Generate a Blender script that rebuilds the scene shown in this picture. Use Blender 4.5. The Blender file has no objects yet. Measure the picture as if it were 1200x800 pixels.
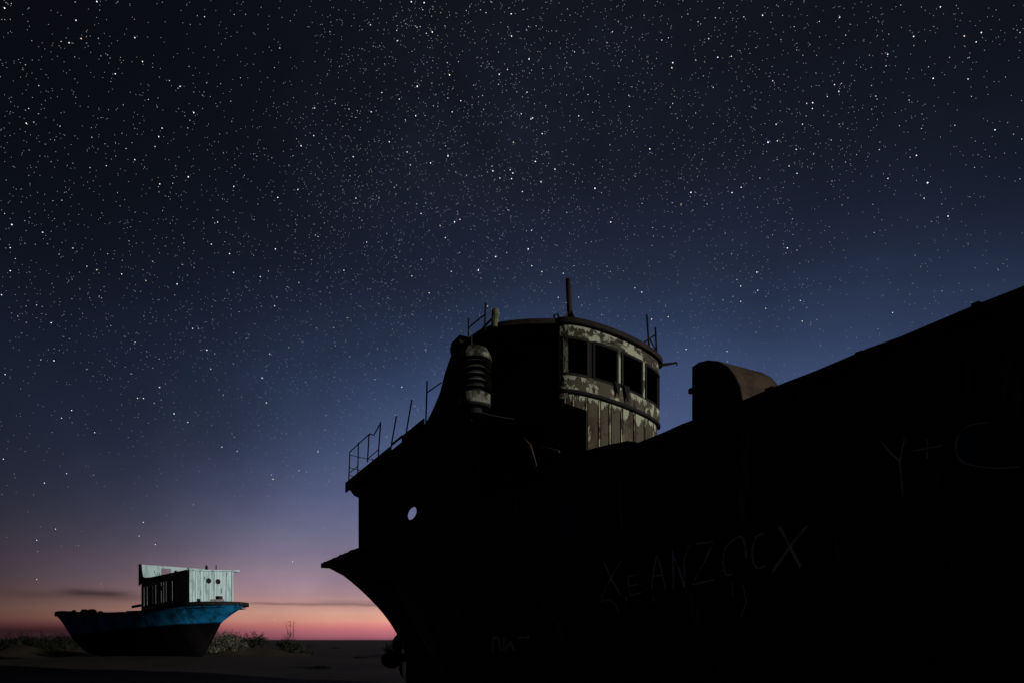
import bpy, math, random
from mathutils import Vector
random.seed(7)
S = bpy.context.scene
R = math.radians

# ------------------------------------------------------------------ camera
cam_d = bpy.data.cameras.new('camera'); cam = bpy.data.objects.new('camera', cam_d)
S.collection.objects.link(cam); S.camera = cam
cam.location = (0, 0, 1.6); cam.rotation_euler = (R(90), 0, 0)
cam_d.sensor_width = 36; cam_d.lens = 24; cam_d.shift_y = 349/1200
cam_d.clip_start = 0.05; cam_d.clip_end = 20000

# ------------------------------------------------------------------ colour management
S.view_settings.view_transform = 'Standard'; S.view_settings.look = 'None'
S.view_settings.exposure = 0; S.view_settings.gamma = 1
S.render.engine = 'CYCLES'
S.cycles.use_denoising = True; S.cycles.denoiser = 'OPENIMAGEDENOISE'
S.cycles.sample_clamp_indirect = .15
S.cycles.max_bounces = 4

def lin(c):
    return tuple(((v/255)/12.92 if v/255 <= .04045 else (((v/255)+.055)/1.055)**2.4) for v in c)

# ------------------------------------------------------------------ moon (the one distant lamp, added to stand in for an aimed light)
LAMP_DIR = Vector((.884, -.467, math.tan(R(3.6)))).normalized()
sd = bpy.data.lights.new('stand_in_lamp', 'SUN'); sd.energy = 2.0; sd.angle = R(.5); sd.color = (1, .98, .94)
so = bpy.data.objects.new('stand_in_lamp', sd); S.collection.objects.link(so)
so.rotation_euler = (-LAMP_DIR).to_track_quat('-Z', 'Y').to_euler()

# ------------------------------------------------------------------ world: afterglow sky, a function of elevation and azimuth
W = bpy.data.worlds.new('World'); S.world = W; W.use_nodes = True
nt = W.node_tree; N = nt.nodes; Lk = nt.links
for n in list(N): N.remove(n)
def node(t, **k):
    n = N.new(t)
    for a, v in k.items(): setattr(n, a, v)
    return n
def m(op, a, b=None, c=None, clamp=False):
    n = node('ShaderNodeMath', operation=op, use_clamp=clamp)
    for i, v in enumerate((a, b, c)):
        if v is None: continue
        if isinstance(v, (int, float)): n.inputs[i].default_value = v
        else: Lk.new(v, n.inputs[i])
    return n.outputs[0]
tc = node('ShaderNodeTexCoord'); sep = node('ShaderNodeSeparateXYZ'); Lk.new(tc.outputs['Generated'], sep.inputs[0])
X, Y, Z = sep.outputs
az = m('ARCTAN2', X, Y)                                   # 0 = north of the camera, + to the right
def ramp(fac, pts, interp='LINEAR'):
    n = node('ShaderNodeValToRGB'); e = n.color_ramp.elements; n.color_ramp.interpolation = interp
    while len(e) > 1: e.remove(e[0])
    for i, (p, c) in enumerate(pts):
        q = e[0] if i == 0 else e.new(p)
        q.position = p; q.color = (c if len(c) == 4 else (*c, 1))
    Lk.new(fac, n.inputs[0]); return n.outputs[0]
sky_low = ramp(m('MULTIPLY', Z, 4), [(p*4, lin(c)) for p, c in [
    (0, (130, 76, 92)), (.004, (164, 94, 110)), (.0133, (196, 114, 122)), (.019, (216, 130, 128)), (.027, (231, 160, 142)),
    (.038, (226, 170, 152)), (.048, (208, 158, 152)), (.062, (184, 147, 154)), (.083, (165, 140, 156)), (.119, (138, 127, 152)),
    (.155, (118, 118, 150)), (.2, (98, 107, 145)), (.25, (84, 98, 137))]])
sky_high = ramp(Z, [(p, lin(c)) for p, c in [
    (.2, (98, 107, 145)), (.25, (84, 98, 137)), (.29, (73, 89, 127)), (.34, (60, 76, 113)), (.38, (49, 63, 94)), (.42, (38, 50, 76)), (.46, (29, 38, 58)),
    (.50, (23, 30, 47)), (.56, (17, 21, 33)), (.62, (13, 16, 25)), (.68, (10, 12, 19)), (.75, (8, 10, 15)), (1, (6, 7, 10))]])
mix = node('ShaderNodeMix', data_type='RGBA'); Lk.new(m('GREATER_THAN', Z, .245), mix.inputs[0])
Lk.new(sky_low, mix.inputs[6]); Lk.new(sky_high, mix.inputs[7])
azn = m('ADD', m('DIVIDE', az, R(360)), .5)
def azramp(pts): return ramp(azn, [(.5+d/360, (v, v, v)) for d, v in pts], 'B_SPLINE')
az_low = azramp([(-180, .03), (-80, .03), (-50, .05), (-40, .09), (-36, .15), (-31, .28), (-26, .50), (-20, .78), (-14, .98), (0, 1), (22, 1), (32, .88), (40, .7), (60, .3), (100, .06), (180, .03)])
az_high = azramp([(-180, .03), (-80, .04), (-50, .07), (-40, .09), (-36, .11), (-31, .15), (-26, .21), (-20, .34), (-14, .58), (-7, .84), (0, .97), (8, 1), (22, .95), (32, .72), (40, .52), (60, .25), (100, .06), (180, .03)])
mz_ = node('ShaderNodeMapRange', interpolation_type='SMOOTHSTEP'); Lk.new(Z, mz_.inputs[0]); mz_.inputs[1].default_value = .05; mz_.inputs[2].default_value = .30
azf = m('ADD', m('MULTIPLY', az_high, mz_.outputs[0]), m('MULTIPLY', az_low, m('SUBTRACT', 1, mz_.outputs[0])))
# thin dark cloud bars low over the horizon
nz = node('ShaderNodeTexNoise'); nz.inputs['Scale'].default_value = 1; nz.inputs['Detail'].default_value = 4
cv = node('ShaderNodeCombineXYZ'); Lk.new(m('MULTIPLY', az, 16), cv.inputs[0]); Lk.new(m('MULTIPLY', Z, 110), cv.inputs[1]); Lk.new(cv.outputs[0], nz.inputs[0])
wob = m('SUBTRACT', nz.outputs[0], .5)
def bar(el, th, a0, a1, soft, depth):
    d = m('DIVIDE', m('SUBTRACT', m('ADD', Z, m('MULTIPLY', wob, .006)), el), th)
    g = m('POWER', 2.718, m('MULTIPLY', m('MULTIPLY', d, d), -1))
    h = node('ShaderNodeMapRange', interpolation_type='SMOOTHSTEP'); Lk.new(az, h.inputs[0]); h.inputs[1].default_value = R(a0); h.inputs[2].default_value = R(a0+soft)
    k = node('ShaderNodeMapRange', interpolation_type='SMOOTHSTEP'); Lk.new(az, k.inputs[0]); k.inputs[1].default_value = R(a1); k.inputs[2].default_value = R(a1-soft)
    return m('SUBTRACT', 1, m('MULTIPLY', m('MULTIPLY', g, depth), m('MULTIPLY', h.outputs[0], k.outputs[0])))
f = azf
for b in [(.0588, .0042, -34.5, -28.2, 2.5, .62), (.054, .005, -38, -26, 3, .25), (.0497, .0022, -23, -8.5, 3.5, .42), (.0535, .003, -18, -3, 4, .2), (.010, .009, -48, -19, 9, .68)]:
    f = m('MULTIPLY', f, bar(*b))
# faint uneven glow of the star band
n2 = node('ShaderNodeTexNoise'); n2.inputs['Scale'].default_value = 5; n2.inputs['Detail'].default_value = 6; Lk.new(tc.outputs['Generated'], n2.inputs[0])
mr = node('ShaderNodeMapRange'); Lk.new(n2.outputs[0], mr.inputs[0]); mr.inputs[1].default_value = .3; mr.inputs[2].default_value = .7; mr.inputs[3].default_value = .82; mr.inputs[4].default_value = 1.18
f = m('MULTIPLY', f, mr.outputs[0])
vm = node('ShaderNodeVectorMath', operation='SCALE'); Lk.new(mix.outputs[2], vm.inputs[0]); Lk.new(f, vm.inputs['Scale'])
# faint airglow everywhere plus the soft haze of the star band high up
def blob(px, py, sig):
    d = Vector(((px-600)/800, 1, (749-py)/800)).normalized()
    dt = node('ShaderNodeVectorMath', operation='DOT_PRODUCT'); Lk.new(tc.outputs['Generated'], dt.inputs[0]); dt.inputs[1].default_value = d
    return m('POWER', 2.718, m('DIVIDE', m('SUBTRACT', dt.outputs['Value'], 1), sig*sig/2))
n3 = node('ShaderNodeTexNoise'); n3.inputs['Scale'].default_value = 14; n3.inputs['Detail'].default_value = 5; Lk.new(tc.outputs['Generated'], n3.inputs[0])
bl = m('ADD', m('ADD', blob(640, 75, .13), m('MULTIPLY', blob(450, 150, .15), .8)), m('MULTIPLY', blob(900, 120, .22), .35))
bl = m('MULTIPLY', bl, m('MULTIPLY', m('SUBTRACT', n3.outputs[0], .28, clamp=True), 3))
glow = node('ShaderNodeVectorMath', operation='MULTIPLY_ADD'); gc = node('ShaderNodeCombineXYZ')
for i_ in range(3): Lk.new(bl, gc.inputs[i_])
Lk.new(gc.outputs[0], glow.inputs[0]); glow.inputs[1].default_value = (.0022, .0028, .0052); glow.inputs[2].default_value = (.0024, .0029, .0047)
va = node('ShaderNodeVectorMath', operation='ADD'); Lk.new(vm.outputs[0], va.inputs[0]); Lk.new(glow.outputs[0], va.inputs[1])
bg = node('ShaderNodeBackground'); Lk.new(va.outputs[0], bg.inputs[0]); bg.inputs[1].default_value = 1
wo = node('ShaderNodeOutputWorld'); Lk.new(bg.outputs[0], wo.inputs[0])

# ------------------------------------------------------------------ materials
def surface(name, layers, rough=.8, bump=.3, bscale=20, metallic=0):
    """layers: first colour, then (colour, scale, lo, hi, stretch(3), detail) patches laid over by noise"""
    mt = bpy.data.materials.new(name); mt.use_nodes = True; t = mt.node_tree; b = t.nodes['Principled BSDF']
    b.inputs['Roughness'].default_value = rough; b.inputs['Metallic'].default_value = metallic
    b.inputs['Specular IOR Level'].default_value = .2
    c = t.nodes.new('ShaderNodeTexCoord'); prev = None; k = 0
    col = layers[0]
    for L in layers[1:]:
        c2, sc, lo, hi, st, det = L; k += 1
        mp = t.nodes.new('ShaderNodeMapping'); mp.inputs['Scale'].default_value = st; mp.inputs['Location'].default_value = (k*3.7, k*1.3, k*2.1)
        t.links.new(c.outputs['Object'], mp.inputs[0])
        n = t.nodes.new('ShaderNodeTexNoise'); n.inputs['Scale'].default_value = sc; n.inputs['Detail'].default_value = det; n.inputs['Roughness'].default_value = .65
        t.links.new(mp.outputs[0], n.inputs[0])
        r = t.nodes.new('ShaderNodeMapRange'); r.inputs[1].default_value = lo; r.inputs[2].default_value = hi; t.links.new(n.outputs[0], r.inputs[0])
        x = t.nodes.new('ShaderNodeMix'); x.data_type = 'RGBA'; t.links.new(r.outputs[0], x.inputs[0])
        if prev is None: x.inputs[6].default_value = (*col, 1)
        else: t.links.new(prev, x.inputs[6])
        x.inputs[7].default_value = (*c2, 1); prev = x.outputs[2]
    if prev is None: b.inputs['Base Color'].default_value = (*col, 1)
    else: t.links.new(prev, b.inputs['Base Color'])
    if bump:
        n = t.nodes.new('ShaderNodeTexNoise'); n.inputs['Scale'].default_value = bscale; n.inputs['Detail'].default_value = 5
        t.links.new(c.outputs['Object'], n.inputs[0]); bp = t.nodes.new('ShaderNodeBump'); bp.inputs['Strength'].default_value = bump; bp.inputs['Distance'].default_value = .03
        t.links.new(n.outputs[0], bp.inputs['Height']); t.links.new(bp.outputs[0], b.inputs['Normal'])
    return mt
one = (1, 1, 1)
M = {}
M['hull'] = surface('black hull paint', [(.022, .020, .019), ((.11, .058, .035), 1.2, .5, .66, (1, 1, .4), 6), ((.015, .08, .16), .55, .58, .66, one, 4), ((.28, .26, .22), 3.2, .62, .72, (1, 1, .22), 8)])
M['black'] = surface('shade-black steel', [(.008, .007, .006), ((.02, .012, .008), 3, .55, .75, one, 6)])  # shade put into the colour: keeps deckhouse faces dark under the lamp
M['rust'] = surface('brown rusted steel', [(.07, .045, .028), ((.03, .018, .012), 4, .45, .65, one, 6)])
M['dark_rust'] = surface('dark rusted steel', [(.022, .016, .011), ((.045, .025, .014), 4, .5, .7, one, 6)])
M['band'] = surface('flaking cream paint', [(.37, .38, .27), ((.055, .047, .03), 3.2, .47, .51, (1, 1, 1), 10), ((.018, .013, .009), 8, .54, .60, one, 8)], bump=.5)
M['panel'] = surface('bare brown panel with cream flakes', [(.085, .072, .046), ((.05, .026, .015), 2.2, .48, .62, (1, 1, .4), 7), ((.36, .37, .25), 4, .60, .64, (1, 1, .22), 10), ((.02, .015, .01), 9, .6, .66, one, 6)], bump=.4)
M['batten'] = surface('cream batten', [(.34, .34, .19), ((.045, .035, .022), 5, .46, .52, (1, 1, .4), 7)], bump=.3)
M['sill'] = surface('brown sill plate', [(.08, .066, .042), ((.40, .41, .29), 3.5, .56, .60, one, 10), ((.03, .02, .012), 6, .55, .62, (1, 1, .4), 7)])
M['roof'] = surface('shade-dark roof plate', [(.013, .010, .007), ((.035, .022, .012), 3, .52, .7, one, 6)])  # near-black stands in for shade along the wing's roof edge
M['pale_post'] = surface('thick cream paint', [(.37, .39, .28), ((.07, .055, .035), 6, .52, .58, (1, 1, .7), 9)], bump=.5)
M['louver'] = surface('pale grey vent paint', [(.19, .19, .145), ((.018, .014, .010), 5, .40, .55, one, 7)])
M['chalk'] = surface('scratched white chalk', [(.85, .85, .88), ((.3, .3, .3), 9, .5, .62, one, 5)], bump=0)
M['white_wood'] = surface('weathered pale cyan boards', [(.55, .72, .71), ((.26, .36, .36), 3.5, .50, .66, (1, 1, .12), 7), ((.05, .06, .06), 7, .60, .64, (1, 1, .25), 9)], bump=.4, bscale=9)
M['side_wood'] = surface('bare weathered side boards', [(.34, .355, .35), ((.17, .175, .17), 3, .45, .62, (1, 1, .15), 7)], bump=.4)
M['blue'] = surface('blue hull paint', [(.012, .22, .46), ((.006, .07, .14), 1.6, .45, .6, (1, 1, .5), 6), ((.03, .03, .028), 5, .62, .68, (1, 1, .35), 8)], rough=.6)
M['frame_wood'] = surface('grey frame wood', [(.10, .10, .095), ((.03, .03, .03), 5, .45, .6, (1, 1, .3), 6)])
M['tar'] = surface('tarred planks', [(.012, .012, .012), ((.03, .025, .02), 3, .5, .7, one, 5)])
M['deck_red'] = surface('dull red deck edge', [(.06, .02, .016), ((.02, .012, .01), 4, .45, .6, one, 5)])
M['plate'] = surface('pale name board', [(.45, .45, .44), ((.06, .05, .05), 22, .46, .56, one, 6)], bump=0)
M['moss'] = surface('mossy post', [(.12, .12, .07), ((.035, .045, .012), 5, .5, .6, one, 5)])
M['bush'] = surface('dry tamarisk twigs', [(.032, .032, .022), ((.015, .016, .011), 1.2, .4, .6, one, 3)], bump=0)
M['bush_dark'] = surface('shade-dark dry scrub', [(.016, .018, .010), ((.008, .009, .006), 1.2, .4, .6, one, 3)], bump=0)  # darker copy of the twigs, shade of the left bushes put into the colour
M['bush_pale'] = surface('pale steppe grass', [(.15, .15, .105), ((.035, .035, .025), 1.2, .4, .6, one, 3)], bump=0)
M['sand'] = surface('dark desert sand', [(.056, .039, .023), ((.032, .023, .014), .18, .45, .65, (1, .35, 1), 6), ((.025, .021, .018), 2.2, .6, .7, (1, .5, 1), 6)], rough=.95, bump=.35, bscale=7)
# two-tone small hull: near-black below the blue (a line at a fixed height on the planks)
def two_tone():
    mt = M['blue'].copy(); mt.name = 'blue topsides over near-black bottom'; t = mt.node_tree; b = t.nodes['Principled BSDF']
    old = b.inputs['Base Color'].links[0].from_socket
    c = t.nodes.new('ShaderNodeTexCoord'); s = t.nodes.new('ShaderNodeSeparateXYZ'); t.links.new(c.outputs['Object'], s.inputs[0])
    a = t.nodes.new('ShaderNodeMath'); a.operation = 'MULTIPLY_ADD'; a.inputs[1].default_value = -.055; t.links.new(s.outputs[0], a.inputs[0]); t.links.new(s.outputs[2], a.inputs[2])
    r = t.nodes.new('ShaderNodeMapRange'); r.inputs[1].default_value = 2.30; r.inputs[2].default_value = 2.42; t.links.new(a.outputs[0], r.inputs[0])
    x = t.nodes.new('ShaderNodeMix'); x.data_type = 'RGBA'; t.links.new(r.outputs[0], x.inputs[0]); x.inputs[6].default_value = (.006, .005, .005, 1)
    t.links.new(old, x.inputs[7]); t.links.new(x.outputs[2], b.inputs['Base Color']); b.inputs['Specular IOR Level'].default_value = .03; return mt
M['two_tone'] = two_tone()

# ------------------------------------------------------------------ mesh helpers
class MB:
    def __init__(s): s.v = []; s.f = []
    def add(s, vs, fs):
        k = len(s.v); s.v += [tuple(x) for x in vs]; s.f += [tuple(i+k for i in f) for f in fs]; return s
    def box(s, x0, x1, y0, y1, z0, z1):
        return s.hexa([(x0, y0, z0), (x1, y0, z0), (x1, y1, z0), (x0, y1, z0), (x0, y0, z1), (x1, y0, z1), (x1, y1, z1), (x0, y1, z1)])
    def hexa(s, p):
        return s.add(p, [(3, 2, 1, 0), (4, 5, 6, 7), (0, 1, 5, 4), (1, 2, 6, 5), (2, 3, 7, 6), (3, 0, 4, 7)])
    def tube(s, pts, r, n=8, flat=1.0):
        pts = [Vector(p) for p in pts]; rs = r if isinstance(r, (list, tuple)) else [r]*len(pts); rings = []
        for i, p in enumerate(pts):
            d = (pts[min(i+1, len(pts)-1)]-pts[max(i-1, 0)]).normalized()
            q = d.cross(Vector((0, 0, 1)) if abs(d.z) < .9 else Vector((1, 0, 0))).normalized(); w = d.cross(q)
            rings.append([p+rs[i]*(math.cos(2*math.pi*k/n)*q+math.sin(2*math.pi*k/n)*w*flat) for k in range(n)])
        vs = [v for R_ in rings for v in R_]; fs = []
        for i in range(len(pts)-1):
            for k in range(n):
                fs.append((i*n+k, i*n+(k+1) % n, (i+1)*n+(k+1) % n, (i+1)*n+k))
        fs += [tuple(range(n))[::-1], tuple((len(pts)-1)*n+k for k in range(n))]
        return s.add(vs, fs)
    def lathe(s, c, prof, n=28, a0=0, a1=2*math.pi):
        full = abs(a1-a0-2*math.pi) < 1e-6; k_ = n if full else n+1; vs = []; fs = []
        for r, z in prof:
            for k in range(k_):
                a = a0+(a1-a0)*k/n; vs.append((c[0]+r*math.cos(a), c[1]+r*math.sin(a), z))
        for i in range(len(prof)-1):
            for k in range(n):
                j = (k+1) % k_ if full else k+1
                fs.append((i*k_+k, i*k_+j, (i+1)*k_+j, (i+1)*k_+k))
        return s.add(vs, fs)
    def slab(s, poly, zf, th):
        """horizontal plate from a plan outline; zf(x,y) its top height"""
        n = len(poly); vs = [(x, y, zf(x, y)-th) for x, y in poly]+[(x, y, zf(x, y)) for x, y in poly]
        return s.add(vs, [tuple(range(n))[::-1], tuple(range(n, 2*n))]+[(i, (i+1) % n, n+(i+1) % n, n+i) for i in range(n)])
    def plate(s, prof, x, th):
        """vertical plate in the plane x = const from a (y, z) outline"""
        n = len(prof); vs = [(x, y, z) for y, z in prof]+[(x+th, y, z) for y, z in prof]
        return s.add(vs, [tuple(range(n)), tuple(range(n, 2*n))[::-1]]+[(i, n+i, n+(i+1) % n, (i+1) % n) for i in range(n)])
    def build(s, name, mat, parent=None, smooth=False, kind=None, label=None):
        me = bpy.data.meshes.new(name); me.from_pydata(s.v, [], s.f); me.update()
        import bmesh
        bm = bmesh.new(); bm.from_mesh(me); bmesh.ops.recalc_face_normals(bm, faces=bm.faces); bm.to_mesh(me); bm.free()
        if mat: me.materials.append(mat)
        o = bpy.data.objects.new(name, me); S.collection.objects.link(o)
        if smooth:
            for p in me.polygons: p.use_smooth = True
        if parent: o.parent = parent
        if kind: o['kind'] = kind
        if label: o['label'] = label
        return o
def thing(name, label, cat, loc, rz=0, group=None):
    o = bpy.data.objects.new(name, None); S.collection.objects.link(o); o.location = loc; o.rotation_euler = (0, 0, rz)
    o['label'] = label; o['category'] = cat
    if group: o['group'] = group
    return o
def lerp(x, pts):
    if x <= pts[0][0]: return pts[0][1]
    for (a, b), (c, d) in zip(pts, pts[1:]):
        if x <= c: return b+(d-b)*(x-a)/(c-a)
    return pts[-1][1]

# ------------------------------------------------------------------ ground: one sheet out to the horizon
from mathutils import noise
HUMMOCKS = [(-44, 66, 1.15, 3.6, 3), (-48.8, 66, 1.0, 4, 3), (-50.4, 72, .8, 3, 3), (-22.5, 53.5, .95, 2.3, 2), (-20.6, 55.5, .75, 2.4, 2), (-18.3, 56, .6, 1.8, 2), (-10.4, 62, .7, 2.4, 2), (-55, 69, .9, 4, 3)]
def ground_z(x, y):
    r = math.hypot(x, y)
    z = .45*math.exp(-(((x+24)/13)**2+((y-47)/9)**2))
    f_ = min(1, r/12)*math.exp(-r/260)
    z += .16*f_*noise.noise(Vector((x*.11, y*.2, 0)))+.05*f_*noise.noise(Vector((x*.6, y*.8, 3)))
    for hx, hy, hh, sx, sy in HUMMOCKS: z += hh*math.exp(-((x-hx)/sx)**2-((y-hy)/sy)**2)*(.8+.5*noise.noise(Vector((x*.7, y*.7, 5))))
    if 50 < r < 120: z += .35*max(0, noise.noise(Vector((x*.06, y*.06, 9))))*math.sin(math.pi*(r-50)/70)
    return z
g = MB(); rings = [.3*1.03**i for i in range(322)]; na = 400
vs = [(0, 0, 0)]; fs = []
for r in rings:
    for k in range(na):
        a = 2*math.pi*k/na; x, y = r*math.sin(a), r*math.cos(a); vs.append((x, y, ground_z(x, y)))
for k in range(na): fs.append((0, 1+(k+1) % na, 1+k))
for i in range(len(rings)-1):
    for k in range(na):
        fs.append((1+i*na+k, 1+i*na+(k+1) % na, 1+(i+1)*na+(k+1) % na, 1+(i+1)*na+k))
g.add(vs, fs); g.build('ground', M['sand'], smooth=True, kind='structure')

# ------------------------------------------------------------------ stars: far bright points scattered over the sky
BRIGHT = """489 101 3 1087 214 3.2 1074 182 2 1111 253 2 1083 232 1 1166 152 1.6 983 107 1.6 978 99 1.3 952 127 1.2 911 165 1.4 1150 38 1.6 1130 42 1.3
1144 49 1 984 20 1.4 634 213 1.6 635 318 1.4 934 203 1.2 1102 8 1.4 186 160 1.8 81 50 1.6 158 44 1.4 211 101 1.5 585 87 1.8 482 2 1.6 497 3 2 269 297 1.7
12 317 1.6 12 290 1.2 50 272 1.6 158 187 1.4 167 72 1.4 349 222 1.4 417 232 1.4 525 183 1.3 539 257 1.3 305 324 1.2 255 260 1.2 187 453 1.8 168 466 1.6
204 484 1.9 220 494 1.6 307 442 1.8 316 414 1.2 6 438 1.3 84 480 1.3 111 506 1.3 260 523 1.2 278 528 1.2 4 537 1.2 78 554 1.1 52 565 1.2 168 611 1.2
65 619 .9 43 632 1.3 163 627 .9 182 637 1 72 489 1 343 657 .8 43 678 .8 503 343 1.5 660 320 1.2 752 342 1.7 744 337 1 783 371 1.2 727 401 1 868 335 1.3 888 340 1.4
938 352 1.1 868 353 1.1 940 376 1.2 852 411 1.1 1046 366 1.1 540 118 1.2 530 131 1.1 435 131 1.1 468 116 1.1 477 178 1.3 525 182 1.3 190 150 1.2 95 45 1"""
bv = [float(x) for x in BRIGHT.split()]
stars = []
for i in range(0, len(bv), 3):
    d = Vector(((bv[i]-600)/800, 1, (749-bv[i+1])/800)).normalized(); stars.append((d, (.00032+.00016*bv[i+2]), 1.1))
rs = random.Random(11)
band_n = Vector((.62, -.55, .55)).normalized()
nst = 0
while nst < 30000:
    z = rs.uniform(.02, .9); a = R(rs.uniform(-85, 85)); c = math.sqrt(1-z*z)
    d = Vector((c*math.sin(a), c*math.cos(a), z))
    w = lerp(z, [(.03, .012), (.1, .03), (.16, .07), (.25, .2), (.35, .45), (.45, .8), (.55, 1), (1, 1)])
    cl = noise.noise(d*3.5)+.7*noise.noise(d*9); w *= .75+.55*cl
    e0 = math.atan2(z, c*math.cos(a))                      # denser star band high in the middle
    w *= .62+.75*math.exp(-((a-R(-3)+(.62-e0)*.3)/.25)**2)*(1 if z > .25 else .5)
    if a < R(-8) and .2 < z < .6: w *= 1.5
    if rs.random() > w: continue
    u = rs.random(); mag = min(1.2, .095*u**-.49)
    stars.append((d, (.00023+.00032*mag*rs.uniform(.7, 1.2)), .22+1.0*mag*lerp(z, [(0, .45), (.3, .7), (.5, 1)]))); nst += 1
sv = []; sf = []; sc = []
for d, r, b in stars:
    p = d*4000; q = d.cross(Vector((0, 0, 1))).normalized(); w = d.cross(q); k = len(sv); r *= 4000
    sv += [p+q*r, p+w*r, p-q*r, p-w*r, p+d*r, p-d*r]
    sf += [(k, k+1, k+4), (k+1, k+2, k+4), (k+2, k+3, k+4), (k+3, k, k+4), (k+1, k, k+5), (k+2, k+1, k+5), (k+3, k+2, k+5), (k, k+3, k+5)]
    t = rs.uniform(-.2, .16); col = (b*(1+t), b, b*(1.08-t), 1); sc += [col]*6
me = bpy.data.meshes.new('stars'); me.from_pydata([tuple(v) for v in sv], [], sf); me.update()
ca = me.color_attributes.new('star_light', 'FLOAT_COLOR', 'POINT'); ca.data.foreach_set('color', [x for c in sc for x in c])
sm = bpy.data.materials.new('starlight'); sm.use_nodes = True; t = sm.node_tree; t.nodes.remove(t.nodes['Principled BSDF'])
at = t.nodes.new('ShaderNodeAttribute'); at.attribute_name = 'star_light'; em = t.nodes.new('ShaderNodeEmission'); em.inputs[1].default_value = 1.4
t.links.new(at.outputs['Color'], em.inputs[0]); t.links.new(em.outputs[0], t.nodes['Material Output'].inputs[0])
sm.cycles.emission_sampling = 'NONE'; me.materials.append(sm)
so_ = bpy.data.objects.new('stars', me); S.collection.objects.link(so_); so_['kind'] = 'stuff'; so_['label'] = 'thousands of small white stars scattered over the night sky'

# ================================================================== THE LARGE WRECK
# ship frame: x = u (0 at the near gunwale, across the ship), y = s (metres aft), z up
PX, PY = 3.52, 4.69; AX, AY = -.4666, .8845; NX, NY = .8845, .4666
ship = thing('shipwreck', 'huge black rusted shipwreck with curved wheelhouse and chalk graffiti', 'shipwreck', (PX, PY, 0), math.atan2(NY, NX))
def on_u(px, py, u):
    """(u, s, z) of the point of the plane x = u that the sight line through (px, py) of the photograph meets"""
    p = (px-600)/800; x0 = PX+u*NX; y0 = PY+u*NY
    s = (x0-p*y0)/(p*AY-AX); Yw = y0+s*AY
    return (u, s, 1.6+(749-py)/800*Yw)
def at_depth(px, py, Yw):
    x = (px-600)/800*Yw-PX; y = Yw-PY
    return (x*NX+y*NY, x*AX+y*AY, 1.6+(749-py)/800*Yw)
UC = 3.0
def bgun(s):
    if s > 21.5: return UC*math.sqrt(max(0, 1-((s-21.5)/2.85)**2))
    if s < -5: return UC*math.sqrt(max(0, 1-((-5-s)/5.6)**2))
    return UC
def zgun(s): return lerp(s, [(-10.6, 5.2), (-5, 4.4), (0, 4.0), (5, 4.0), (17, 4.24), (22, 4.26), (24.35, 4.5)])
def zkeel(s): return lerp(s, [(-10.6, 4.4), (-9, 1.2), (-7.5, .0), (0, -.1), (20.9, -.1), (21.25, .0), (21.3, 1.7), (22, 1.95), (23, 2.8), (24.35, 3.9)])
def pexp(s): return lerp(s, [(-10.6, 1.2), (-8, .6), (-4, .2), (0, .13), (10, .13), (12.6, .19), (15, .52), (18, 1.65), (20, 2.9), (22, 1.75), (24.35, 1.1)])
def hull_u(s, z):
    zk, zg = zkeel(s), zgun(s); q = min(1, max(0, (z-zk)/(zg-zk)))
    return UC-bgun(s)*q**pexp(s)
stn = [-10.6, -10.4, -10, -9.5, -9, -8.4, -7.8, -7.2, -6.5, -5.5]+[-5+.9*i for i in range(29)]+[20.9, 21.25, 21.3, 21.6, 22, 22.4, 22.8, 23.2, 23.6, 23.9, 24.15, 24.3, 24.349]
stn = sorted(set(round(x, 3) for x in stn)); NR = 22
h = MB(); vs = []; fs = []
for s in stn:
    zk, zg = zkeel(s), zgun(s)
    row = []
    for j in range(NR+1):
        q = (j/NR)**1.6; z = zk+(zg-zk)*q; b = bgun(s)*q**pexp(s)
        dent = .018*noise.noise(Vector((s*.9, z*1.1, 2)))*(q > 0)
        row.append((UC-b+dent, s, z))
    port = [(2*UC-x, y, z) for x, y, z in row[1:]]
    vs += row[::-1]+port
w = 2*NR+1
for i in range(len(stn)-1):
    for j in range(w-1):
        fs.append((i*w+j, i*w+j+1, (i+1)*w+j+1, (i+1)*w+j))
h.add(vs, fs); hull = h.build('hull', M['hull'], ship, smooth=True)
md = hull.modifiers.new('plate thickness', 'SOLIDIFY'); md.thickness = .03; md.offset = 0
# main deck
dk = MB(); pl = []
ds = [x for x in stn if -9.6 < x < 23.9]
for s in ds: pl.append((UC-min(bgun(s), UC-hull_u(s, 3.2))+.06, s))
poly = pl+[(2*UC-x, y) for x, y in pl[::-1]]
n_ = len(pl)
vs = [(x, y, 3.2) for x, y in pl]+[(2*UC-x, y, 3.2) for x, y in pl]
dk.add(vs, [(i, i+1, n_+i+1, n_+i) for i in range(n_-1)]); dk.build('deck', M['black'], ship)
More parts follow.
